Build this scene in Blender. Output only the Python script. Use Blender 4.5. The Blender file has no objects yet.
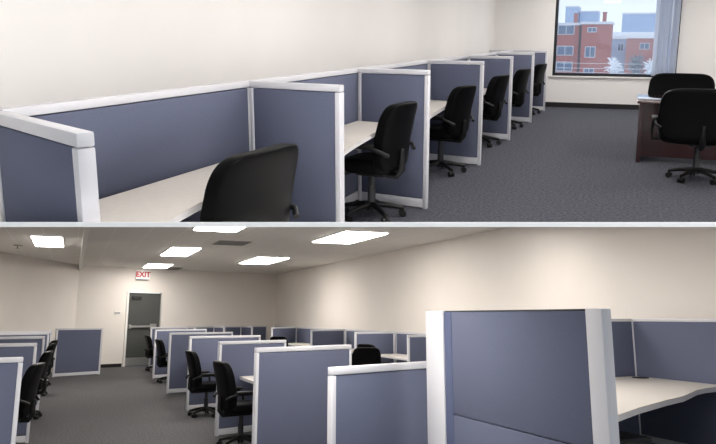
import bpy, bmesh, math, random
from mathutils import Vector, Matrix

random.seed(7)
C = bpy.context.scene.collection
PI = math.pi
rad = math.radians

# ------------------------------------------------------------------ materials
def lin(c):
    return tuple(((v / 255) / 12.92 if v / 255 <= .04045 else ((v / 255 + .055) / 1.055) ** 2.4) for v in c)

def material(name, rgb, rough=.6, noise=None, bump=None, metal=0.0, spec=.4, coat=0.0):
    """plain or finely mottled surface: noise = (scale, amount), bump = (scale, strength)"""
    m = bpy.data.materials.new(name)
    m.use_nodes = True
    nt = m.node_tree
    b = nt.nodes['Principled BSDF']
    col = lin(rgb)
    b.inputs['Base Color'].default_value = (*col, 1)
    b.inputs['Roughness'].default_value = rough
    b.inputs['Metallic'].default_value = metal
    b.inputs['Specular IOR Level'].default_value = spec
    b.inputs['Coat Weight'].default_value = coat
    if noise or bump:
        tc = nt.nodes.new('ShaderNodeTexCoord')
    if noise:
        n = nt.nodes.new('ShaderNodeTexNoise')
        n.inputs['Scale'].default_value = noise[0]
        n.inputs['Detail'].default_value = 6
        nt.links.new(tc.outputs['Object'], n.inputs['Vector'])
        r = nt.nodes.new('ShaderNodeValToRGB')
        a = noise[1]
        r.color_ramp.elements[0].position = .3
        r.color_ramp.elements[1].position = .7
        r.color_ramp.elements[0].color = (*[v * (1 - a) for v in col], 1)
        r.color_ramp.elements[1].color = (*[min(1, v * (1 + a)) for v in col], 1)
        nt.links.new(n.outputs['Fac'], r.inputs['Fac'])
        nt.links.new(r.outputs['Color'], b.inputs['Base Color'])
    if bump:
        n2 = nt.nodes.new('ShaderNodeTexNoise')
        n2.inputs['Scale'].default_value = bump[0]
        nt.links.new(tc.outputs['Object'], n2.inputs['Vector'])
        bp = nt.nodes.new('ShaderNodeBump')
        bp.inputs['Strength'].default_value = bump[1]
        bp.inputs['Distance'].default_value = .01
        nt.links.new(n2.outputs['Fac'], bp.inputs['Height'])
        nt.links.new(bp.outputs['Normal'], b.inputs['Normal'])
    return m

def emitter(name, rgb, strength):
    m = bpy.data.materials.new(name)
    m.use_nodes = True
    b = m.node_tree.nodes['Principled BSDF']
    b.inputs['Base Color'].default_value = (.8, .8, .8, 1)
    b.inputs['Emission Color'].default_value = (*lin(rgb), 1)
    b.inputs['Emission Strength'].default_value = strength
    return m

def brick_mat(name, c1, c2, mortar, scale, bw=.5, rh=.25, msize=.02, rough=.8):
    m = bpy.data.materials.new(name)
    m.use_nodes = True
    nt = m.node_tree
    b = nt.nodes['Principled BSDF']
    b.inputs['Roughness'].default_value = rough
    tc = nt.nodes.new('ShaderNodeTexCoord')
    mp = nt.nodes.new('ShaderNodeMapping')
    t = nt.nodes.new('ShaderNodeTexBrick')
    t.inputs['Color1'].default_value = (*lin(c1), 1)
    t.inputs['Color2'].default_value = (*lin(c2), 1)
    t.inputs['Mortar'].default_value = (*lin(mortar), 1)
    t.inputs['Scale'].default_value = scale
    t.inputs['Brick Width'].default_value = bw
    t.inputs['Row Height'].default_value = rh
    t.inputs['Mortar Size'].default_value = msize
    nt.links.new(tc.outputs['Object'], mp.inputs['Vector'])
    nt.links.new(mp.outputs['Vector'], t.inputs['Vector'])
    nt.links.new(t.outputs['Color'], b.inputs['Base Color'])
    return m, mp, t

M = {}
M['wall'] = material('warm white wall paint', (231, 225, 218), .85, (1.5, .015))
M['wall_up'] = material('soft white wall paint', (232, 229, 226), .85, (1.5, .015))
M['carpet'] = material('charcoal loop carpet', (86, 85, 87), .95, (38, .45), (220, .5), spec=.1)
M['carpet_up'] = material('blue grey loop carpet', (76, 77, 85), .95, (38, .5), (220, .5), spec=.1)
M['fabric'] = material('blue grey woven panel fabric', (95, 100, 120), .9, (260, .12), (500, .25), spec=.15)
M['fabric_dark'] = material('dark blue woven panel fabric', (84, 92, 118), .9, (260, .12), (500, .25), spec=.15)
M['rail'] = material('light grey painted metal trim', (202, 202, 207), .45)
M['laminate'] = material('warm grey laminate', (194, 189, 183), .5, (40, .04))
M['edge'] = material('pale grey laminate edging', (200, 199, 200), .5)
M['leather'] = material('black leather', (12, 12, 13), .38, None, (160, .08), spec=.04)
M['plastic'] = material('black plastic', (13, 13, 14), .45, spec=.3)
M['dark'] = material('dark grey steel', (38, 39, 42), .5)
M['black'] = material('black vinyl cove base', (22, 20, 20), .6)
M['slab'] = material('white painted slab', (250, 250, 250), .7)
M['mahogany'] = material('dark mahogany veneer', (44, 16, 20), .3, (6, .3), coat=.3)
M['desk_top'] = material('polished mahogany desk surface', (70, 42, 42), .13, (6, .2), spec=.8, coat=1.0)
M['door'] = material('dark grey painted steel door', (74, 76, 74), .5)
M['steel'] = material('brushed steel', (170, 170, 168), .4, metal=.6)
M['white'] = material('white plastic', (228, 226, 222), .5)
M['window_frame'] = material('black window frame', (24, 28, 36), .4)
M['vane'] = material('blue grey blind vane', (226, 229, 236), .8)
M['vent'] = material('grey metal air vent', (150, 147, 143), .6)
M['vent_dark'] = material('dark duct opening', (70, 68, 66), .8)
M['lamp'] = emitter('fluorescent diffuser', (255, 249, 242), 19.0)
M['lamp_up'] = emitter('fluorescent diffuser over window office', (255, 250, 246), 22.0)
M['sign'] = emitter('lit white sign face', (255, 250, 246), .12)
M['red'] = material('red sign letters', (190, 24, 30), .5)
M['brick'], _, _ = brick_mat('red brick', (158, 62, 56), (140, 52, 48), (162, 84, 76), 3.0)
M['brick_pale'], _, _ = brick_mat('hazed red brick', (160, 84, 80), (146, 72, 70), (172, 110, 104), 3.0)  # brick paled by distance haze put into its colours
M['stone'] = material('pale stone', (214, 216, 224), .8, (2, .06))
M['pale_blue'] = material('hazed pale blue cladding', (160, 176, 204), .7, (.4, .05))  # outdoor haze mixed into the cladding colour
M['tower'] = material('hazed tower cladding', (160, 182, 214), .6, (.2, .05))  # skyline haze painted into the tower colour
M['snow'] = material('snow', (236, 240, 246), .8, (1, .03))
M['glass_dark'] = material('building window glass', (84, 104, 134), .2)
M['bark'] = material('frosted branches', (120, 128, 142), .9, (3, .2))
M['street'] = material('snowy street', (206, 212, 222), .9, (1, .08))

# ceiling tiles with a fine grid
def ceiling_mat(name, rgb, line):
    m, mp, t = brick_mat(name, rgb, rgb, line, 1.0, 1.2, .6, .008, .9)
    t.offset = 0.0
    mp.inputs['Rotation'].default_value = (0, 0, PI / 2)
    return m
M['ceiling'] = ceiling_mat('acoustic ceiling tile', (222, 219, 214), (236, 234, 230))

# vanes let some light through
def translucent(m, amount):
    nt = m.node_tree
    b = nt.nodes['Principled BSDF']
    out = [n for n in nt.nodes if n.type == 'OUTPUT_MATERIAL'][0]
    tr = nt.nodes.new('ShaderNodeBsdfTranslucent')
    tr.inputs['Color'].default_value = b.inputs['Base Color'].default_value
    mx = nt.nodes.new('ShaderNodeMixShader')
    mx.inputs['Fac'].default_value = amount
    nt.links.new(b.outputs['BSDF'], mx.inputs[1])
    nt.links.new(tr.outputs['BSDF'], mx.inputs[2])
    nt.links.new(mx.outputs['Shader'], out.inputs['Surface'])
translucent(M['vane'], .75)

def pane_mat():
    """window pane: clear with a haze veil mixed in, a little reflective"""
    m = bpy.data.materials.new('haze-veiled window glass')
    m.use_nodes = True
    nt = m.node_tree
    nt.nodes.remove(nt.nodes['Principled BSDF'])
    out = [n for n in nt.nodes if n.type == 'OUTPUT_MATERIAL'][0]
    t = nt.nodes.new('ShaderNodeBsdfTransparent')
    t.inputs['Color'].default_value = (.72, .74, .77, 1)      # tint added to dim the bright sky outside
    g = nt.nodes.new('ShaderNodeBsdfGlossy')
    g.inputs['Roughness'].default_value = .02
    d = nt.nodes.new('ShaderNodeBsdfTranslucent')
    d.inputs['Color'].default_value = (.82, .9, 1, 1)  # pale blue veil imitating the haze outdoors
    m1 = nt.nodes.new('ShaderNodeMixShader')
    m1.inputs['Fac'].default_value = .06
    m2 = nt.nodes.new('ShaderNodeMixShader')
    m2.inputs['Fac'].default_value = .02
    nt.links.new(t.outputs[0], m1.inputs[1])
    nt.links.new(d.outputs[0], m1.inputs[2])
    nt.links.new(m1.outputs[0], m2.inputs[1])
    nt.links.new(g.outputs[0], m2.inputs[2])
    nt.links.new(m2.outputs[0], out.inputs['Surface'])
    return m
M['pane'] = pane_mat()

# ------------------------------------------------------------------ mesh helpers
def box(bm, lo, hi, bevel=0.0, seg=2):
    vs = [bm.verts.new((x, y, z)) for x in (lo[0], hi[0]) for y in (lo[1], hi[1]) for z in (lo[2], hi[2])]
    idx = [(0, 1, 3, 2), (4, 6, 7, 5), (0, 4, 5, 1), (2, 3, 7, 6), (0, 2, 6, 4), (1, 5, 7, 3)]
    fs = [bm.faces.new([vs[i] for i in f]) for f in idx]
    if bevel > 0:
        es = list({e for f in fs for e in f.edges})
        bmesh.ops.bevel(bm, geom=es, offset=bevel, segments=seg, profile=.5, affect='EDGES')

def prism(bm, pts, z0, z1, bevel=0.0):
    a = [bm.verts.new((x, y, z0)) for x, y in pts]
    b = [bm.verts.new((x, y, z1)) for x, y in pts]
    n = len(pts)
    fs = [bm.faces.new(b), bm.faces.new(a[::-1])]
    for i in range(n):
        fs.append(bm.faces.new((a[i], a[(i + 1) % n], b[(i + 1) % n], b[i])))
    if bevel > 0:
        es = list(fs[0].edges) + list(fs[1].edges)
        bmesh.ops.bevel(bm, geom=es, offset=bevel, segments=2, profile=.5, affect='EDGES')

def cylinder(bm, c, r, h, axis='Z', n=20, r2=None, bevel=0):
    mats = {'Z': Matrix.Identity(4), 'X': Matrix.Rotation(PI / 2, 4, 'Y'), 'Y': Matrix.Rotation(-PI / 2, 4, 'X')}
    bmesh.ops.create_cone(bm, cap_ends=True, segments=n, radius1=r, radius2=r if r2 is None else r2, depth=h,
                          matrix=Matrix.Translation(c) @ mats[axis])

def tube(bm, pts, r, n=10):
    pts = [Vector(p) for p in pts]
    rings = []
    for i, p in enumerate(pts):
        d = (pts[min(i + 1, len(pts) - 1)] - pts[max(i - 1, 0)]).normalized()
        a = d.orthogonal().normalized() if i == 0 else (rings[-1][1] - d * rings[-1][1].dot(d)).normalized()
        b = d.cross(a)
        rr = r[i] if isinstance(r, (list, tuple)) else r
        rings.append(([bm.verts.new(p + (a * math.cos(2 * PI * k / n) + b * math.sin(2 * PI * k / n)) * rr) for k in range(n)], a))
    for (r0, _), (r1, _) in zip(rings, rings[1:]):
        for k in range(n):
            bm.faces.new((r0[k], r0[(k + 1) % n], r1[(k + 1) % n], r1[k]))
    bm.faces.new(rings[0][0][::-1])
    bm.faces.new(rings[-1][0])

def pillow(bm, c, half, e1=.35, e2=.35, warp=None, nu=40, nv=24):
    """rounded cushion block; warp(x, y, z in -1..1) moves points in metres"""
    def pw(v, e):
        return math.copysign(abs(v) ** e, v)
    rows = []
    for j in range(nv + 1):
        v = -PI / 2 + PI * j / nv
        row = []
        for i in range(nu):
            u = 2 * PI * i / nu
            x = pw(math.cos(v), e1) * pw(math.cos(u), e2)
            y = pw(math.cos(v), e1) * pw(math.sin(u), e2)
            z = pw(math.sin(v), e1)
            p = Vector((x * half[0], y * half[1], z * half[2]))
            if warp:
                p += Vector(warp(x, y, z))
            row.append(p + Vector(c))
        rows.append(row)
    low = bm.verts.new(sum(rows[0], Vector()) / nu)
    top = bm.verts.new(sum(rows[-1], Vector()) / nu)
    R = [[bm.verts.new(p) for p in row] for row in rows[1:-1]]
    for a, b in zip(R, R[1:]):
        for i in range(nu):
            bm.faces.new((a[i], a[(i + 1) % nu], b[(i + 1) % nu], b[i]))
    for i in range(nu):
        bm.faces.new((low, R[0][(i + 1) % nu], R[0][i]))
        bm.faces.new((top, R[-1][i], R[-1][(i + 1) % nu]))

def obj(name, bm, mat, parent=None, smooth=None):
    bmesh.ops.recalc_face_normals(bm, faces=bm.faces)
    me = bpy.data.meshes.new(name)
    bm.to_mesh(me)
    bm.free()
    me.materials.append(mat)
    if smooth:
        me.polygons.foreach_set('use_smooth', [True] * len(me.polygons))
        me.set_sharp_from_angle(angle=rad(smooth))
    o = bpy.data.objects.new(name, me)
    C.objects.link(o)
    o.parent = parent
    return o

ROOM = 'lower'
UPPER = []           # top-level objects of the window office
LOWER = []

def register(o):
    (UPPER if ROOM == 'upper' else LOWER).append(o)
    return o

def tag(o, label, cat, group=None):
    o['label'] = label
    o['category'] = cat
    if group:
        o['group'] = group
    return o

def thing(name, label, cat, loc=(0, 0, 0), rotz=0, group=None):
    o = bpy.data.objects.new(name, None)
    C.objects.link(o)
    o.empty_display_size = .1
    o.location = loc
    o.rotation_euler = (0, 0, rotz)
    tag(o, label, cat, group)
    return register(o)

def struct(name, bm, mat, smooth=None, label=None):
    o = obj(name, bm, mat, None, smooth)
    o['kind'] = 'structure'
    if label:
        o['label'] = label
    return register(o)

def struct_empty(name, loc=(0, 0, 0), rotz=0):
    o = bpy.data.objects.new(name, None)
    C.objects.link(o)
    o.location = loc
    o.rotation_euler = (0, 0, rotz)
    o['kind'] = 'structure'
    return register(o)

def copy_tree(o, parent=None):
    c = o.copy()
    C.objects.link(c)
    c.parent = parent
    for ch in list(o.children):
        copy_tree(ch, c)
    return c

def BM():
    return bmesh.new()

def boxes(*bs):
    bm = BM()
    for b in bs:
        box(bm, *b)
    return bm

# ------------------------------------------------------------------ kinds
def panel(p0, p1, H, label, group, mat='fabric', th=.06, post=(.045, .045), base=.09, rail=.04, name='cubicle_panel'):
    """fabric office screen standing on the floor between p0 and p1"""
    d = Vector((p1[0] - p0[0], p1[1] - p0[1]))
    L = d.length
    t = thing(name, label, 'partition', (p0[0], p0[1], 0), math.atan2(d.y, d.x), group)
    a, b = post
    bm = BM(); box(bm, (a, -th * .40, base), (L - b, th * .40, H - rail - .004), .006)
    obj('fabric_panel', bm, M[mat], t, 40)
    bm = BM(); box(bm, (0, -th * .5, H - rail), (L, th * .5, H), .006)
    obj('top_rail', bm, M['rail'], t, 40)
    bm = BM(); box(bm, (a, -th * .46, .012), (L - b, th * .46, base - .003), .004)
    obj('base_rail', bm, M['rail'], t, 40)
    for x0, x1 in ((0, a), (L - b, L)):
        bm = BM(); box(bm, (x0, -th * .5, 0), (x1, th * .5, H - rail - .003), .005)
        obj('post', bm, M['rail'], t, 40)
    return t

def worktop(pts, z, label, group, th=.035, rot=0, brackets=()):
    """laminate worktop with pale edging, cut to the outline pts"""
    cx = sum(p[0] for p in pts) / len(pts)
    cy = sum(p[1] for p in pts) / len(pts)
    loc = [(x - cx, y - cy) for x, y in pts]
    t = thing('worktop', label, 'worktop', (cx, cy, 0), 0, group)
    bm = BM(); prism(bm, [(x * .998, y * .998) for x, y in loc], z - .006, z)
    obj('laminate_surface', bm, M['laminate'], t)
    bm = BM(); prism(bm, loc, z - th, z - .0061)
    obj('edge_band', bm, M['edge'], t)
    for bx, by in brackets:
        bm = BM(); prism(bm, [(0, 0), (.04, 0), (.04, .03), (0, .03)], z - th - .02, z - th)
        box(bm, (.0, 0, z - th - .22), (.03, .03, z - th))
        o = obj('bracket', bm, M['rail'], t)
        o.location = (bx - cx, by - cy, 0)
    return t

def make_chair(label, group, W=.47, top=.97):
    """black leather swivel chair facing local +Y"""
    t = thing('office_chair', label, 'chair', (0, 0, 0), 0, group)
    hub = BM(); cylinder(hub, (0, 0, .105), .045, .07, n=20, r2=.035)
    obj('base_hub', hub, M['plastic'], t, 40)
    for k in range(5):
        a = 2 * PI * k / 5 + .3
        bm = BM()
        tube(bm, [(.03, 0, .115), (.15, 0, .1), (.265, 0, .075)], [.028, .022, .016], 8)
        arm = obj('base_arm', bm, M['plastic'], t, 50)
        arm.rotation_euler = (0, 0, a)
        bm = BM()
        for s in (-1, 1):
            cylinder(bm, (.26, s * .018, .029), .029, .02, 'Y', 16)
        box(bm, (.247, -.008, .03), (.273, .008, .075), .003)
        obj('caster', bm, M['plastic'], arm, 40)
    bm = BM(); cylinder(bm, (0, 0, .25), .026, .24); cylinder(bm, (0, 0, .2), .033, .14)
    obj('gas_column', bm, M['dark'], t, 40)
    bm = BM(); box(bm, (-.1, -.16, .365), (.1, .1, .395), .01)
    obj('tilt_mechanism', bm, M['plastic'], t, 40)
    bm = BM()
    pillow(bm, (0, .03, .45), (W * .5, .25, .065), .45, .35, lambda x, y, z: (0, 0, -.035 * max(0, y) ** 3 + .012 * x * x))
    obj('seat', bm, M['leather'], t, 60)
    zc, zh = (top + .43) / 2, (top - .43) / 2
    bm = BM()
    pillow(bm, (0, -.205, zc), (W * .52, .055, zh), .33, .3,
           lambda x, y, z: (x * W * (.025 - .05 * z * z), -.05 * (z + .4) - .03 * z * z + .03 * x * x, 0), 44, 34)
    obj('backrest', bm, M['leather'], t, 60)
    bm = BM(); tube(bm, [(0, -.08, .38), (0, -.23, .375), (0, -.27, .43), (0, -.275, .6)], [.03, .03, .03, .02], 8)
    obj('back_support', bm, M['plastic'], t, 50)
    for s in (-1, 1):
        x = s * (W * .5 + .045)
        bm = BM()
        tube(bm, [(s * W * .3, .1, .4), (x, .1, .41), (x + s * .01, .12, .5), (x, .1, .6), (x, .02, .635),
                  (x, -.14, .63), (x, -.235, .6), (s * W * .5, -.27, .57)], .017, 8)
        pillow(bm, (x, -.03, .648), (.032, .14, .018), .5, .5, None, 20, 10)
        obj('armrest', bm, M['plastic'], t, 60)
    return t

CHAIR = {}
def chair(x, y, face, label, group, W=.47, top=.97):
    """face: heading in degrees the sitter looks to, 0 = +X, 90 = +Y"""
    key = (W, top)
    if key not in CHAIR:
        o = CHAIR[key] = make_chair(label, group, W, top)
    else:
        o = copy_tree(CHAIR[key])
        register(o)
        tag(o, label, 'chair', group)
    o.location = (x, y, 0)
    o.rotation_euler = (0, 0, rad(face - 90))
    return o

TROF = {}
def troffer(x0, y0, x1, y1, z, label, group, lamp):
    w, l = x1 - x0, y1 - y0
    t = thing('ceiling_light', label, 'light', ((x0 + x1) / 2, (y0 + y1) / 2, z), 0, group)
    f = .025
    bm = boxes(((-w / 2, -l / 2, -.02), (w / 2, -l / 2 + f, 0)), ((-w / 2, l / 2 - f, -.02), (w / 2, l / 2, 0)),
               ((-w / 2, -l / 2 + f, -.02), (-w / 2 + f, l / 2 - f, 0)), ((w / 2 - f, -l / 2 + f, -.02), (w / 2, l / 2 - f, 0)))
    obj('light_frame', bm, M['white'], t)
    bm = boxes(((-w / 2 + f, -l / 2 + f, -.035), (w / 2 - f, l / 2 - f, -.004)))
    obj('diffuser', bm, M[lamp], t)
    return t

def ceiling_vent(x0, y0, x1, y1, z, label):
    w, l = x1 - x0, y1 - y0
    t = thing('ceiling_vent', label, 'vent', ((x0 + x1) / 2, (y0 + y1) / 2, z), 0, 'air vents in the tiled ceiling')
    bm = boxes(((-w / 2 + .03, -l / 2 + .03, -.008), (w / 2 - .03, l / 2 - .03, -.003)))
    obj('duct_opening', bm, M['vent_dark'], t)
    f = .03
    bm = boxes(((-w / 2, -l / 2, -.015), (w / 2, -l / 2 + f, 0)), ((-w / 2, l / 2 - f, -.015), (w / 2, l / 2, 0)),
               ((-w / 2, -l / 2 + f, -.015), (-w / 2 + f, l / 2 - f, 0)), ((w / 2 - f, -l / 2 + f, -.015), (w / 2, l / 2 - f, 0)))
    obj('vent_frame', bm, M['vent'], t)
    n = 7
    bm = BM()
    for k in range(n):
        y = -l / 2 + f + (l - 2 * f) * (k + .5) / n
        box(bm, (-w / 2 + f, y - .018, -.016), (w / 2 - f, y + .006, -.009))
    obj('louvers', bm, M['vent'], t)
    return t

# ==================================================================
# THE WINDOW OFFICE (upper half of the picture); metres, X across, Y along the row, Z up
# ==================================================================
ROOM = 'upper'
H = 1.2
struct('floor', boxes(((-2.95, -1, -.1), (6.0, 15.5, 0))), M['carpet_up'])
struct('ceiling', boxes(((-2.95, -1, 2.75), (6.0, 15.5, 2.85))), M['ceiling'])
struct('wall_left', boxes(((-2.95, -1, 0), (-2.85, 15.5, 2.75))), M['wall_up'])
struct('wall_right', boxes(((5.9, -1, 0), (6.0, 15.5, 2.75))), M['wall_up'])
WX0, WX1, WZ0, WZ1 = -1.6, .80, .66, 2.45
struct('wall_back', boxes(((-2.85, 15.4, 0), (WX0, 15.55, 2.75)), ((WX1, 15.4, 0), (5.9, 15.55, 2.75)),
                          ((WX0, 15.4, 0), (WX1, 15.55, WZ0)), ((WX0, 15.4, WZ1), (WX1, 15.55, 2.75))), M['wall_up'])
struct('baseboard_back', boxes(((-2.84, 15.375, 0), (5.9, 15.4, .1))), M['black'])
w = struct_empty('window_1', (0, 15.4, 0))
f = .058
obj('window_frame', boxes(((WX0, .02, WZ0), (WX1, .09, WZ0 + f)), ((WX0, .02, WZ1 - f), (WX1, .09, WZ1)),
                          ((WX0, .02, WZ0 + f), (WX0 + f, .09, WZ1 - f)), ((WX1 - f, .02, WZ0 + f), (WX1, .09, WZ1 - f))), M['window_frame'], w)
obj('window_pane', boxes(((WX0 + f, .05, WZ0 + f), (WX1 - f, .056, WZ1 - f))), M['pane'], w)
obj('window_sill', boxes(((WX0 - .05, -.04, WZ0 - .03), (WX1 + .05, .02, WZ0))), M['white'], w)

# vertical blind gathered at one side of the window
b = thing('vertical_blind', 'blue grey vertical blind drawn to one side of the office window', 'blind', (.55, 15.33, 0))
obj('headrail', boxes(((-2.1, -.03, 2.46), (.26, .03, 2.5))), M['white'], b)
for k in range(9):
    bm = BM(); box(bm, (-.045, -.003, .70), (.045, .003, 2.46))
    v = obj('vane', bm, M['vane'], b)
    v.location = (-.17 + .047 * k, 0, 0)
    v.rotation_euler = (0, 0, rad((18, 62, 35, 70, 25, 55, 75, 30, 60)[k]))

# dividers and back screens
G = 'grey dividers beside the cubicles of the window office'
ends = [((-2.255, 3.93), (-1.58, 3.79)), ((-2.255, 5.83), (-1.595, 5.74)), ((-2.255, 8.1), (-1.59, 8.0)),
        ((-2.255, 10.25), (-1.6, 10.13)), ((-2.255, 12.5), (-1.6, 12.4)), ((-2.78, 14.52), (-1.61, 14.45))]
what = ['divider right behind the first black chair of the window office',
        'divider ending the second cubicle of the window office row',
        'divider ending the third cubicle of the window office row',
        'divider ending the fourth cubicle of the window office row',
        'divider ending the fifth cubicle of the window office row',
        'last divider of the window office row, by the back wall']
for (p0, p1), s in zip(ends, what):
    panel(p0, p1, H, 'blue grey fabric ' + s, G, post=(.022, .036), th=.05)
panel((-2.25, 1.99), (-1.505, 1.63), H, 'blue grey fabric end screen with wide white cap at the first worktop', G, th=.056, post=(.03, .045), rail=.045)
ys = [2.0, 3.9, 5.83, 8.1, 10.25, 12.5, 14.42]
for k in range(6):
    panel((-2.305, ys[k] + .035), (-2.305, ys[k + 1] + .03), H,
          'blue grey back screen along the white wall, behind the %s worktop from the end screen' % ['first', 'second', 'third', 'fourth', 'fifth', 'sixth'][k],
          'grey back screens along the wall of the window office', post=(.014, .014))
# worktops
def wt_up(k, y0, y1, label):
    xb, xf = -2.262, -1.655
    pts = [(xb, y0), (xf, y0 - .03)]
    for i in range(1, 12):
        s = i / 12
        pts.append((xf - .25 * s ** .55, y0 - .03 + (y1 - y0 - .1) * s))
    pts += [(xf - .25, y1 - .1), (xb, y1 - .02)]
    worktop(pts, .74, label, 'warm grey worktops in the cubicles of the window office',
            brackets=((xb, y0 + .05), (xb, y1 - .08)))
for k in range(6):
    wt_up(k, ys[k] + .1, ys[k + 1] - .02,
          'warm grey laminate worktop in the %s cubicle from the end screen of the window office' % ['first', 'second', 'third', 'fourth', 'fifth', 'sixth'][k])
# chairs in the row
GC = 'black leather chairs along the window office row'
chair(-1.86, 2.86, 175, 'black leather chair in the first cubicle, its tall back cut off by the white slab', GC, .6, .97)
chair(-1.95, 5.3, 172, 'black leather office chair with armrest in the second cubicle of the window office row', GC)
chair(-1.915, 7.4, 168, 'black leather office chair in the third cubicle of the window office row', GC)
chair(-1.915, 9.55, 168, 'black leather office chair in the fourth cubicle of the window office row', GC)
chair(-1.9, 11.55, 168, 'black leather office chair in the fifth cubicle of the window office row', GC)
chair(-1.9, 13.8, 168, 'black leather office chair in the sixth cubicle, nearest the window', GC)

# mahogany desk with its two chairs
d = thing('office_desk', 'dark mahogany desk with glossy top near the office window', 'desk', (.1, 8.85, 0))
bm = BM(); box(bm, (-.03, -.05, .705), (1.9, .9, .74), .006)
obj('desk_top', bm, M['desk_top'], d, 40)
for x in (0, 1.82):
    bm = BM(); box(bm, (x, 0, 0), (x + .045, .84, .705), .003)
    obj('side_panel', bm, M['mahogany'], d)
bm = BM(); box(bm, (.045, .12, .06), (1.82, .15, .705), .003)
obj('modesty_panel', bm, M['mahogany'], d)
pd = obj('drawer_pedestal', boxes(((1.4, .16, .03), (1.82, .82, .7))), M['mahogany'], d)
for k in range(3):
    bm = BM(); box(bm, (1.42, .82, .06 + .215 * k), (1.8, .84, .25 + .215 * k), .004)
    obj('drawer_front', bm, M['mahogany'], pd)
chair(.68, 7.95, 93, 'large black leather visitor chair turned to the mahogany desk', 'large chairs at the mahogany desk', .78, .97)
chair(.63, 10.5, 268, 'large black leather chair behind the mahogany desk under the window', 'large chairs at the mahogany desk', .78, .97)

k = 0
for x in (-.9, 2.4):
    for y in (2.5, 5.5, 8.5, 11.5, 14.0):
        troffer(x - .3, y - .6, x + .3, y + .6, 2.75, 'flat white ceiling light over the window office', 'ceiling lights over the window office', 'lamp_up')

# the street outside, about 90 m off
def facade(name, label, x0, x1, y0, dep, z0, z1, mat, wins, cat='building', roof='stone', rh=.5, group=None):
    t = thing(name, label, cat, ((x0 + x1) / 2, y0, z0), 0, group)
    cx = (x0 + x1) / 2
    obj('facade_wall', boxes(((x0 - cx, 0, 0), (x1 - cx, dep, z1 - z0))), M[mat], t)
    obj('parapet', boxes(((x0 - cx - .15, -.15, z1 - z0), (x1 - cx + .15, dep, z1 - z0 + rh))), M[roof], t)
    for (a, c, e, g) in wins:
        fr = obj('window', boxes(((a - cx, -.06, e - z0), (c - cx, .05, g - z0))), M['stone'], t)
        m = (a + c) / 2
        u = .08
        bm = boxes(((a + u - cx, -.09, e + u - z0), (m - u / 2 - cx, -.055, g - u - z0)), ((m + u / 2 - cx, -.09, e + u - z0), (c - u - cx, -.055, g - u - z0)))
        obj('pane', bm, M['glass_dark'], fr)
    return t
wl = []
for zt in (2.8, .3, -1.6, -4.0, -6.4):
    wl += [(-8.95, -7.0, zt - 1.15, zt)]
facade('brick_building', 'red brick apartment building with paired windows across the street', -14.0, -6.45, 90, 9, -9, 2.75, 'brick',
       wl + [(-12.6, -10.6, z[2], z[3]) for z in wl], rh=.3)
facade('brick_building', 'projecting red brick wing beside the apartment building', -6.1, -2.85, 89.2, 9, -9, 2.85, 'brick',
       [(-5.45, -4.4, 1.9, 2.5), (-5.6, -4.4, -1.05, .25), (-5.6, -4.4, -3.6, -2.3)], rh=.3)
facade('townhouse', 'pale blue house between the brick buildings outside', -4.2, -1.1, 120, 9, -9, 1.0, 'pale_blue',
       [(-2.6, -1.7, -.9, .3)], roof='snow')
facade('brick_building', 'low pale brick house seen behind the blind', -1.25, 4.5, 110, 9, -9, 1.15, 'brick_pale',
       [(.6, 1.9, -.4, .5), (2.6, 3.8, -.4, .5)], roof='snow', rh=.6)
facade('warehouse', 'long low building with a snowy roof behind the houses', -7.0, 9.0, 160, 14, -9, 1.4, 'pale_blue', [], roof='snow', rh=.9)
facade('office_tower', 'wide pale blue block on the skyline behind the snowy roof', -4.6, 7.5, 250, 20, -9, 8.4, 'tower', [])
facade('office_tower', 'pale hazy tower with a stepped top left on the skyline', -27.2, -22.4, 300, 15, -9, 12.8, 'tower', [])
facade('office_tower', 'pale hazy tower standing above the brick wing', -22.0, -14.8, 305, 15, -9, 11.0, 'tower', [])
for x, lab in ((-6.95, 'square red chimney on the brick apartment roof'), (-3.65, 'square red chimney at the edge of the brick wing')):
    o = obj('chimney', boxes(((-.22, 0, 0), (.22, .47, 1.0)), ((-.27, -.05, 1.0), (.27, .55, 1.12))), M['brick'])
    o.location = (x, 90.3, 3.06 if x < -5 else 3.16)
    tag(o, lab, 'chimney'); register(o)
struct('street', boxes(((-60, 30, -9.2), (60, 340, -9))), M['street'])
for k, (x, y, h, lab) in enumerate([(-1.6, 66, 8.7, 'frosted bare tree in front of the pale blue house'), (0.2, 74, 8.9, 'frosted bare tree between the other two street trees'),
                                   (1.5, 69, 8.5, 'frosted bare tree in front of the low brick house')]):
    t = thing('street_tree', lab, 'tree', (x, y, -9), 0, 'frosted street trees')
    bm = BM(); tube(bm, [(0, 0, 0), (.05, 0, h * .4), (0, 0, h * .7)], [.16, .12, .07], 8)
    obj('trunk', bm, M['bark'], t)
    bm = BM()
    for i in range(150):
        a, e = random.uniform(0, 2 * PI), random.uniform(-.3, 1.3)
        s = Vector((0, 0, h * random.uniform(.7, .93)))
        r = random.uniform(.4, 1.05)
        p = s + Vector((math.cos(a) * math.cos(e), math.sin(a) * math.cos(e), math.sin(e))) * r
        p.z = min(p.z, h)
        mid = (s + p) / 2 + Vector((random.uniform(-.1, .1), random.uniform(-.1, .1), .08))
        tube(bm, [s, mid, p], [.08, .07, .05], 4)
    obj('branches', bm, M['bark' if k % 2 else 'snow'], t)
for z, lab in ((.06, 'top wire strung across the street'), (-.2, 'middle wire strung across the street'), (-.42, 'lowest wire strung across the street')):
    bm = BM(); tube(bm, [(-8 + i, 40, z - .03 * math.sin(PI * i / 16)) for i in range(17)], .012, 6)
    o = obj('overhead_wire', bm, M['stone']); tag(o, lab, 'wire', 'overhead wires outside'); register(o)

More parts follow.
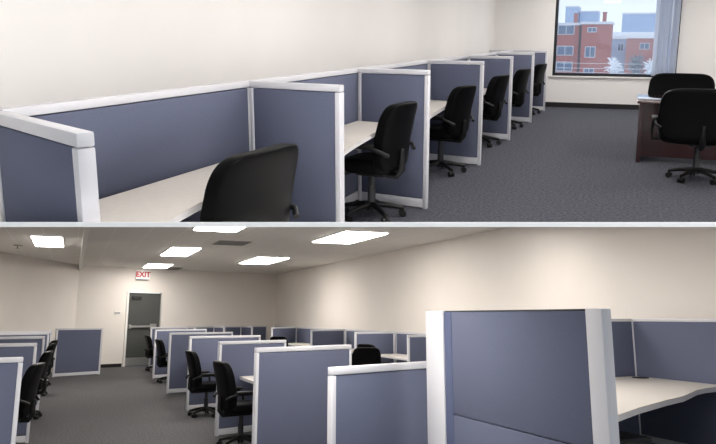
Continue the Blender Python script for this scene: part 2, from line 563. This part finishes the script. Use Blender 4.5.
# ==================================================================
# THE EXIT-DOOR OFFICE (lower half of the picture)
# ==================================================================
ROOM = 'lower'
CZ = 3.05
def far_y(x):            # the far wall stands a little askew
    return 23.6 + .36 * (x - 1.69)
A_ = math.atan(.36)
struct('floor', boxes(((-4.2, -1.5, -.1), (7.1, 27, 0))), M['carpet'])
struct('ceiling', boxes(((-4.2, 9.5, CZ), (7.1, 27, CZ + .1))), M['ceiling'])
struct('wall_right', boxes(((6.93, -1.5, 0), (7.05, 26.5, CZ))), M['wall'])
DX0, DX1, DZ = 1.62, 2.66, 2.27
def wall_run(bm, x0, x1, z0, z1, th=.12):
    prism(bm, [(x0, far_y(x0)), (x1, far_y(x1)), (x1 - .36 * th, far_y(x1) + th), (x0 - .36 * th, far_y(x0) + th)], z0, z1)
bm = BM()
wall_run(bm, .10, DX0, 0, CZ); wall_run(bm, DX1, 7.0, 0, CZ); wall_run(bm, DX0, DX1, DZ, CZ)
struct('wall_far', bm, M['wall'])
cs = Vector((.10, far_y(.10))); ce = Vector((-1.95, 18.7)); dirn = (ce - cs).normalized()
ce2 = cs + dirn * 9.0
nrm = Vector((dirn.y, -dirn.x)) * -.12
bm = BM(); prism(bm, [tuple(cs), tuple(ce2), tuple(ce2 + Vector((-.1, .05))), tuple(cs + Vector((-.1, .05)))], 0, CZ)
struct('wall_corner', bm, M['wall'])
struct('wall_left', boxes(((ce2.x - .1, -1.5, 0), (ce2.x, ce2.y, CZ))), M['wall'])
def base_run(bm, x0, x1):
    prism(bm, [(x0, far_y(x0) - .025), (x1, far_y(x1) - .025), (x1, far_y(x1)), (x0, far_y(x0))], 0, .1)
bm = BM(); base_run(bm, .12, DX0 - .09); base_run(bm, DX1 + .07, 6.9)
struct('baseboard_far', bm, M['black'])
# beam hanging along the ceiling
struct('trim_2', boxes(((.08, 9.5, CZ - .13), (.16, 23.0, CZ))), M['white'])

# exit door
dr = struct_empty('door_1', (DX0, far_y(DX0), 0), A_)
L = (DX1 - DX0) / math.cos(A_)
obj('door_frame', boxes(((-.07, -.03, 0), (0, .1, DZ + .03)), ((L, -.03, 0), (L + .03, .1, DZ + .03)), ((0, -.03, DZ), (L, .1, DZ + .03))), M['white'], dr)
bm = BM(); box(bm, (.01, .03, .01), (L - .01, .075, DZ - .01), .004)
lf = obj('door_leaf', bm, M['door'], dr)
bm = BM(); box(bm, (.08, -.04, 1.18), (L - .3, .0, 1.24), .008); box(bm, (.05, -.045, 1.15), (.12, .03, 1.27), .006); box(bm, (L - .36, -.045, 1.13), (L - .14, .03, 1.29), .006)
obj('push_bar', bm, M['steel'], lf)
obj('kick_plate', boxes(((.03, .022, .02), (L - .03, .03, .26))), M['steel'], lf)
obj('door_closer', boxes(((.12, -.03, DZ - .2), (.42, .03, DZ - .12))), M['dark'], lf)
# exit sign
sx = 2.0
sg = thing('exit_sign', 'small white exit sign with red letters above the grey door', 'sign', (sx, far_y(sx) - .03, 2.84), A_)
bm = BM(); box(bm, (-.23, -.05, -.15), (.23, .02, .14), .01)
obj('sign_box', bm, M['sign'], sg)
cu = bpy.data.curves.new('lettering', 'FONT')
cu.body = 'EXIT'; cu.size = .235; cu.align_x = 'CENTER'; cu.align_y = 'CENTER'; cu.extrude = .004; cu.offset = .006
tmp = bpy.data.objects.new('lettering_source', cu); C.objects.link(tmp)
bpy.context.view_layer.update()
me = bpy.data.meshes.new_from_object(tmp.evaluated_get(bpy.context.evaluated_depsgraph_get()))
bpy.data.objects.remove(tmp)
me.materials.clear(); me.materials.append(M['red'])
lt = bpy.data.objects.new('lettering', me); C.objects.link(lt); lt.parent = sg
lt.location = (0, -.056, 0); lt.rotation_euler = (PI / 2, 0, 0)
bm = BM(); box(bm, (-.2, -.045, -.17), (.2, .01, -.15), .004)
obj('sign_base', bm, M['vent_dark'], sg)
# wall plate beside the door
o = thing('wall_sign', 'small pale room plate on the wall beside the exit door', 'sign', (1.3, far_y(1.3), 1.63), A_)
bm = BM(); box(bm, (-.1, -.02, -.055), (.1, .0, .055), .005); obj('plate', bm, M['white'], o)
bm = BM(); box(bm, (-.08, -.024, -.02), (.08, -.019, .02), .001); obj('name_strip', bm, M['vent'], o)

# ceiling lights, vents, sprinkler
GL = 'ceiling lights of the exit door office'
for (x0, y0, x1, y1, lab) in [(-.86, 14.7, -.27, 16.75, 'lit ceiling panel left of the ceiling beam'),
                              (1.92, 15.95, 2.6, 18.2, 'lit ceiling panel second from the exit door'),
                              (1.93, 21.35, 2.66, 23.05, 'lit ceiling panel directly before the exit sign'),
                              (1.85, 10.6, 2.65, 12.55, 'lit ceiling panel cut by the white slab'),
                              (4.32, 17.8, 5.2, 20.1, 'lit ceiling panel nearest the far corner of the long wall'),
                              (4.43, 11.7, 5.3, 13.7, 'largest lit ceiling panel, beside the long cream wall')]:
    troffer(x0, y0, x1, y1, CZ, lab, GL, 'lamp')
ceiling_vent(2.67, 14.3, 3.34, 15.1, CZ, 'louvered ceiling vent between the lit panels')
ceiling_vent(2.72, 22.9, 3.16, 24.0, CZ, 'small louvered ceiling vent close to the exit sign')
o = thing('sprinkler_head', 'tiny round sprinkler in the ceiling left of the beam', 'sprinkler', (-1.2, 16.9, CZ))
bm = BM(); cylinder(bm, (0, 0, -.01), .09, .02, n=24); obj('escutcheon', bm, M['vent'], o)
bm = BM(); cylinder(bm, (0, 0, -.045), .018, .06); cylinder(bm, (0, 0, -.075), .04, .006); obj('nozzle', bm, M['vent'], o)

# middle row
GR = 'grey dividers in the middle row'
R = [((1.60, 4.5), (3.2, 5.12), 'nearest the tall screen'), ((1.84, 7.55), (3.1, 8.0), 'second from the tall screen'),
     ((1.84, 9.6), (2.86, 9.95), 'third from the tall screen'), ((1.86, 12.3), (3.15, 12.6), 'fourth from the tall screen'),
     ((1.88, 15.1), (3.26, 15.5), 'fifth from the tall screen'), ((1.98, 18.8), (3.35, 19.3), 'sixth from the tall screen'),
     ((2.25, 22.6), (3.4, 23.0), 'last before the exit door')]
for p0, p1, s in R:
    panel(p0, p1, H, 'blue grey divider of the middle row, ' + s, GR, rail=.05 if p0[1] < 8 else .04, post=(.036, .036), th=.05)
GW = 'warm grey worktops of the middle row'
RW = ['between the two nearest dividers', 'between the second and third dividers', 'between the third and fourth dividers', 'between the fourth and fifth dividers', 'between the fifth and sixth dividers', 'between the sixth divider and the last']
for k in range(1, 6):
    (a0, a1, _), (b0, b1, _) = R[k], R[k + 1]
    worktop([(a0[0] + (.3 if k == 1 else .5), a0[1] + .22), (a1[0] - .02, a1[1] + .06), (b1[0] - .02, b1[1] - .06), (b0[0] + (.3 if k == 1 else .5), b0[1] + .02)], .74,
            'warm grey worktop in the middle row ' + RW[k], GW)
GRC = 'black leather chairs of the middle row'
chair(1.98, 8.75, 6, 'black leather chair between the second and third middle dividers, its back to the aisle', GRC, .47, 1.0)
chair(2.05, 11.55, 4, 'black leather chair with visible armrest and star base in the middle row aisle', GRC, .47, 1.0)
chair(2.22, 17.6, 6, 'black leather chair in the middle row beyond the fifth divider', GRC, .47, 1.0)
chair(2.33, 21.6, 6, 'small distant black chair in the middle row near the exit door', GRC, .47, 1.0)

# left row
GLF = 'grey dividers in the row left of the aisle'
Lr = [(6.6, -.35, 'nearest the picture edge'), (10.0, -.385, 'second along the left aisle'), (13.3, -.40, 'third along the left aisle'),
      (16.2, -.41, 'fourth along the left aisle'), (18.4, -.41, 'last before the free standing screen')]
for y, x, s in Lr:
    panel((x, y), (-1.85 - .1 * random.random(), y - .3), H, 'blue grey divider of the left row, ' + s, GLF, rail=.042, post=(.036, .036), th=.05)
GLW = 'warm grey worktops of the left row'
for k in range(4):
    y0, y1 = Lr[k][0], Lr[k + 1][0]
    worktop([(-.75, y0 + .1), (-.75, y1 - .14), (-1.8, y1 - .33), (-1.8, y0 - .15)], .74,
            'warm grey worktop in the left row, ' + ['first', 'second', 'third', 'fourth'][k] + ' from the picture edge', GLW)
GLC = 'black leather chairs of the left row'
chair(-.6, 9.2, 170, 'black leather chair largest in the left row, turned away from the aisle', GLC, .47, 1.0)
chair(-.58, 12.3, 174, 'black leather chair second in the left row, partly behind the largest one', GLC, .47, 1.0)
chair(-.6, 17.75, 172, 'black leather chair fourth in the left row, just before the free standing screen', GLC, .47, 1.0)
chair(-.6, 15.7, 176, 'black leather chair third in the left row, its base seen behind the second one', GLC, .47, 1.0)
panel((-.36, 20.2), (.8, 20.75), H + .02, 'blue grey screen standing alone before the far wall, left of the exit door', 'screens by the far wall', post=(.05, .05))

# row along the long right wall
GW2 = 'grey dividers along the long cream wall'
Wd = [((5.6, 11.62), (6.6, 11.76), 'beside the tall screen'), ((5.6, 14.2), (6.6, 14.36), 'behind the two black chairs'), ((5.6, 17.2), (6.6, 17.46), 'third from the tall screen'),
      ((5.6, 21.0), (6.6, 21.8), 'last, near the far corner')]
for p0, p1, s in Wd:
    panel(p0, p1, H, 'blue grey divider along the long wall, ' + s, GW2, th=.05, post=(.036, .036))
yb = [7.5, 11.8, 14.4, 17.5, 21.9, 24.6]
for k in range(5):
    panel((6.68, yb[k] + .03), (6.68, yb[k + 1]), H, 'blue grey back screen against the long cream wall, ' + ['first beyond the tall cubicle', 'second beyond the tall cubicle', 'third beyond the tall cubicle', 'fourth beyond the tall cubicle', 'last before the far corner'][k],
          'grey back screens against the long cream wall', post=(.03, .03))
for k in range(3):
    y0, y1 = Wd[k][0][1], Wd[k + 1][0][1]
    worktop([(5.95, y0 + .15), (6.58, y0 + .36), (6.58, y1), (5.95, y1 - .12)], .74, 'warm grey worktop along the long wall, ' + ['by the two chairs', 'second', 'third'][k] + ' from the tall screen', 'warm grey worktops along the long wall')
GWC = 'black leather chairs along the long wall'
chair(5.62, 13.1, 20, 'black chair by the long wall, higher and behind its twin', GWC, .47, 1.0)
chair(4.87, 11.8, 70, 'black chair showing a broad back above the middle divider caps', GWC, .47, 1.0)
chair(5.3, 18.9, 60, 'distant black chair back between the long wall dividers', GWC, .47, 1.0)
# row along the far wall
for k, x in enumerate((3.6, 4.6, 5.6)):
    panel((x, far_y(x) - 1.5), (x - .1, far_y(x) - .35), H, 'small distant divider by the far wall, ' + ['closest to the exit door', 'the middle of three', 'closest to the far corner'][k], 'small dividers by the far wall')
    panel((x - .03, far_y(x) - .24), (x + .9, far_y(x + .9) - .24), H, 'low distant back screen against the far wall, ' + ['closest to the exit door', 'the middle of three', 'closest to the far corner'][k], 'back screens against the far wall')

# tall cubicle
T = thing('cubicle_panel', 'tallest blue grey screen with broad white posts, standing in front', 'partition', (2.34, 2.69, 0), PI / 2, 'tall screens of the front cubicle')
TH, TL = 1.567, 1.81
bm = BM(); box(bm, (.12, -.022, .915), (1.45, .026, TH - .01), .007); obj('upper_fabric_tile', bm, M['fabric'], T, 40)
bm = BM(); box(bm, (.12, -.022, .1), (1.45, .026, .911), .007); obj('lower_fabric_tile', bm, M['fabric'], T, 40)
bm = BM(); box(bm, (1.454, -.02, .1), (1.555, .024, TH - .01), .007); o = obj('filler_strip', bm, M['fabric_dark'], T, 40); o['label'] = 'darker blue filler strip'
bm = BM(); box(bm, (0, -.03, 0), (.117, .03, TH), .006); obj('post', bm, M['rail'], T, 40)
bm = BM(); box(bm, (1.558, -.03, 0), (TL, .03, TH), .006); obj('post', bm, M['rail'], T, 40)
bm = BM(); box(bm, (.117, -.02, .012), (1.558, .02, .095), .004); obj('base_rail', bm, M['rail'], T, 40)
bm = BM(); box(bm, (.118, -.016, TH - .01), (1.557, .016, TH - .001), .003); obj('top_rail', bm, M['dark'], T, 40)
panel((6.665, 7.22), (4.2, 7.22), 1.5, 'blue grey back screen of the front cubicle meeting the side screen behind the worktop', 'tall screens of the front cubicle', rail=.03, post=(.008, .03))
panel((6.7, 3.0), (6.7, 7.25), 1.5, 'long blue grey side screen of the front cubicle, against the cream wall', 'tall screens of the front cubicle', rail=.03, post=(.03, .055))
pts = [(4.2, 7.18), (3.5, 4.2), (3.81, 4.39), (4.37, 4.73), (5.02, 5.07), (5.4, 5.24), (5.68, 5.42), (5.98, 5.62), (6.2, 5.72), (6.43, 5.78), (6.66, 5.8), (6.66, 7.18)]
worktop(pts, .79, 'large warm grey corner worktop with curved front beside the tallest screen', 'worktop of the front cubicle', th=.05)
bm = BM(); cylinder(bm, (0, 0, .004), .1, .008, n=28); cylinder(bm, (0, 0, .009), .075, .004, n=28)
o = obj('cable_grommet', bm, M['black'], None, 40); o.location = (6.5, 6.95, .79)
tag(o, 'black oval cable grommet in the corner of the large worktop', 'grommet'); register(o)
p = thing('file_pedestal', 'dark low file cabinet under the large corner worktop', 'cabinet', (4.0, 5.0, 0))
bm = BM(); box(bm, (0, 0, .02), (.75, .5, .5), .006); obj('cabinet_body', bm, M['dark'], p, 40)
for k in range(2):
    bm = BM(); box(bm, (.02, -.018, .04 + .23 * k), (.73, .0, .25 + .23 * k), .004)
    dw = obj('drawer', bm, M['dark'], p, 40)
    bm = BM(); box(bm, (.28, -.03, .2 + .23 * k), (.47, -.018, .22 + .23 * k), .003); obj('handle', bm, M['steel'], dw)

# ------------------------------------------------------------------ camera and the placing of the window office
F, W_, PX, PY = 700.0, 716.0, 362.0, 176.0      # focal length and principal point of the lens, in pixels
def frame(vx, horizon):
    """axes of a level room as a lens with this vanishing point sees them: right, up, view"""
    t = math.atan((PY - horizon) / F)
    s = math.atan((vx - PX) * math.cos(t) / F)
    h = Vector((-math.sin(s), math.cos(s), 0)); up = Vector((0, 0, 1))
    r = Vector((math.cos(s), math.sin(s), 0))
    return r, h * math.sin(t) + up * math.cos(t), h * math.cos(t) - up * math.sin(t)
def basis(r, u, w_):
    return Matrix((r, u, -w_)).transposed()
rl, ul, wl_ = frame(72.0, 316.3)
ru, uu, wu = frame(636.0, 36.0)
EYE = Vector((0, 0, 1.53))
cam_rot = basis(rl, ul, wl_)
cd = bpy.data.cameras.new('camera')
cd.sensor_width = 36; cd.sensor_fit = 'HORIZONTAL'; cd.lens = F / W_ * 36
cd.shift_x = -(PX - 358) / W_
cd.shift_y = -(222 - PY) / W_
cd.clip_end = 1000
cam = bpy.data.objects.new('camera', cd)
C.objects.link(cam)
cam.matrix_world = Matrix.Translation(EYE) @ cam_rot.to_4x4()
bpy.context.scene.camera = cam

# the window office is set, as one rigid block, on a white slab leaning above the other office
rot = (cam_rot @ basis(ru, uu, wu).transposed()).to_4x4()
BLOCK = Matrix.Translation(EYE) @ rot @ Matrix.Translation((0, 0, -1.48))
bpy.context.view_layer.update()
for o in UPPER:
    o.matrix_world = BLOCK @ o.matrix_world
bpy.context.view_layer.update()

# slab: 1.5 cm thick, rising from its front edge
ang = math.atan((224.6 - PY) / F)
sd = wl_ * math.cos(ang) - ul * math.sin(ang)
sn = ul * math.cos(ang) + wl_ * math.sin(ang)
ROOM = 'slab'
bm = BM(); box(bm, (-9, 2.0, -.0072), (9, 12.6, .0072), .001)
slab = obj('trim_1', bm, M['slab'])
slab['kind'] = 'structure'
slab.matrix_world = Matrix.Translation(EYE) @ Matrix((rl, sd, sn)).transposed().to_4x4()

# flat lamps added unseen under the slab to brighten the exit door office
DOWN = slab.matrix_world
for x in (-2.4, -.2, 1.8):
    for y in (4.2, 7.2, 10.2):
        t = thing('ceiling_light', 'unseen added lamp under the white slab, brightening the exit door office', 'light', (0, 0, 0), 0, 'added lamps under the slab')
        bm = boxes(((-.33, -.63, -.004), (.33, -.6, 0)), ((-.33, .6, -.004), (.33, .63, 0)), ((-.33, -.6, -.004), (-.3, .6, 0)), ((.3, -.6, -.004), (.33, .6, 0)))
        obj('light_frame', bm, M['white'], t)
        obj('diffuser', boxes(((-.3, -.6, -.003), (.3, .6, 0))), M['lamp'], t)
        t.matrix_world = DOWN @ Matrix.Translation((x, y, -.0073))
bpy.context.view_layer.update()

# trim what would pass through the slab: the window office stands on it, the other office ends under it
def trim(o, keep_above):
    if o.type == 'MESH':
        mw = o.matrix_world
        ds = [(mw @ Vector(c) - EYE).dot(sn) * (1 if keep_above else -1) for c in o.bound_box]
        if min(ds) < 0:
            if max(ds) <= 0:
                bpy.data.objects.remove(o)
                return
            me = o.data.copy()
            bm = BM(); bm.from_mesh(me)
            inv = mw.inverted()
            co = inv @ EYE
            no = (mw.to_3x3().transposed() @ sn).normalized()
            r = bmesh.ops.bisect_plane(bm, geom=bm.verts[:] + bm.edges[:] + bm.faces[:], plane_co=co, plane_no=no,
                                       clear_inner=keep_above, clear_outer=not keep_above)
            es = [e for e in r['geom_cut'] if isinstance(e, bmesh.types.BMEdge)]
            if es:
                bmesh.ops.holes_fill(bm, edges=es)
            if not bm.faces:
                bm.free(); bpy.data.objects.remove(o); return
            bm.to_mesh(me); bm.free()
            o.data = me
def family(o):
    out = []
    for ch in o.children:
        out += family(ch)
    return out + [o]
for o in UPPER:
    for q in family(o):
        trim(q, True)
for o in LOWER:
    for q in family(o):
        trim(q, False)

# ------------------------------------------------------------------ sky and view
wd = bpy.data.worlds.new('overcast sky')
bpy.context.scene.world = wd
wd.use_nodes = True
bg = wd.node_tree.nodes['Background']
bg.inputs['Color'].default_value = (.88, .94, 1.0, 1)
bg.inputs['Strength'].default_value = 1.9
sc = bpy.context.scene
sc.view_settings.view_transform = 'Standard'
sc.view_settings.look = 'None'
sc.view_settings.gamma = 1
sc.view_settings.use_curve_mapping = False
sc.view_settings.exposure = 0
sc.cycles.use_denoising = True
sc.cycles.max_bounces = 8
sc.cycles.diffuse_bounces = 5
sc.cycles.transparent_max_bounces = 12
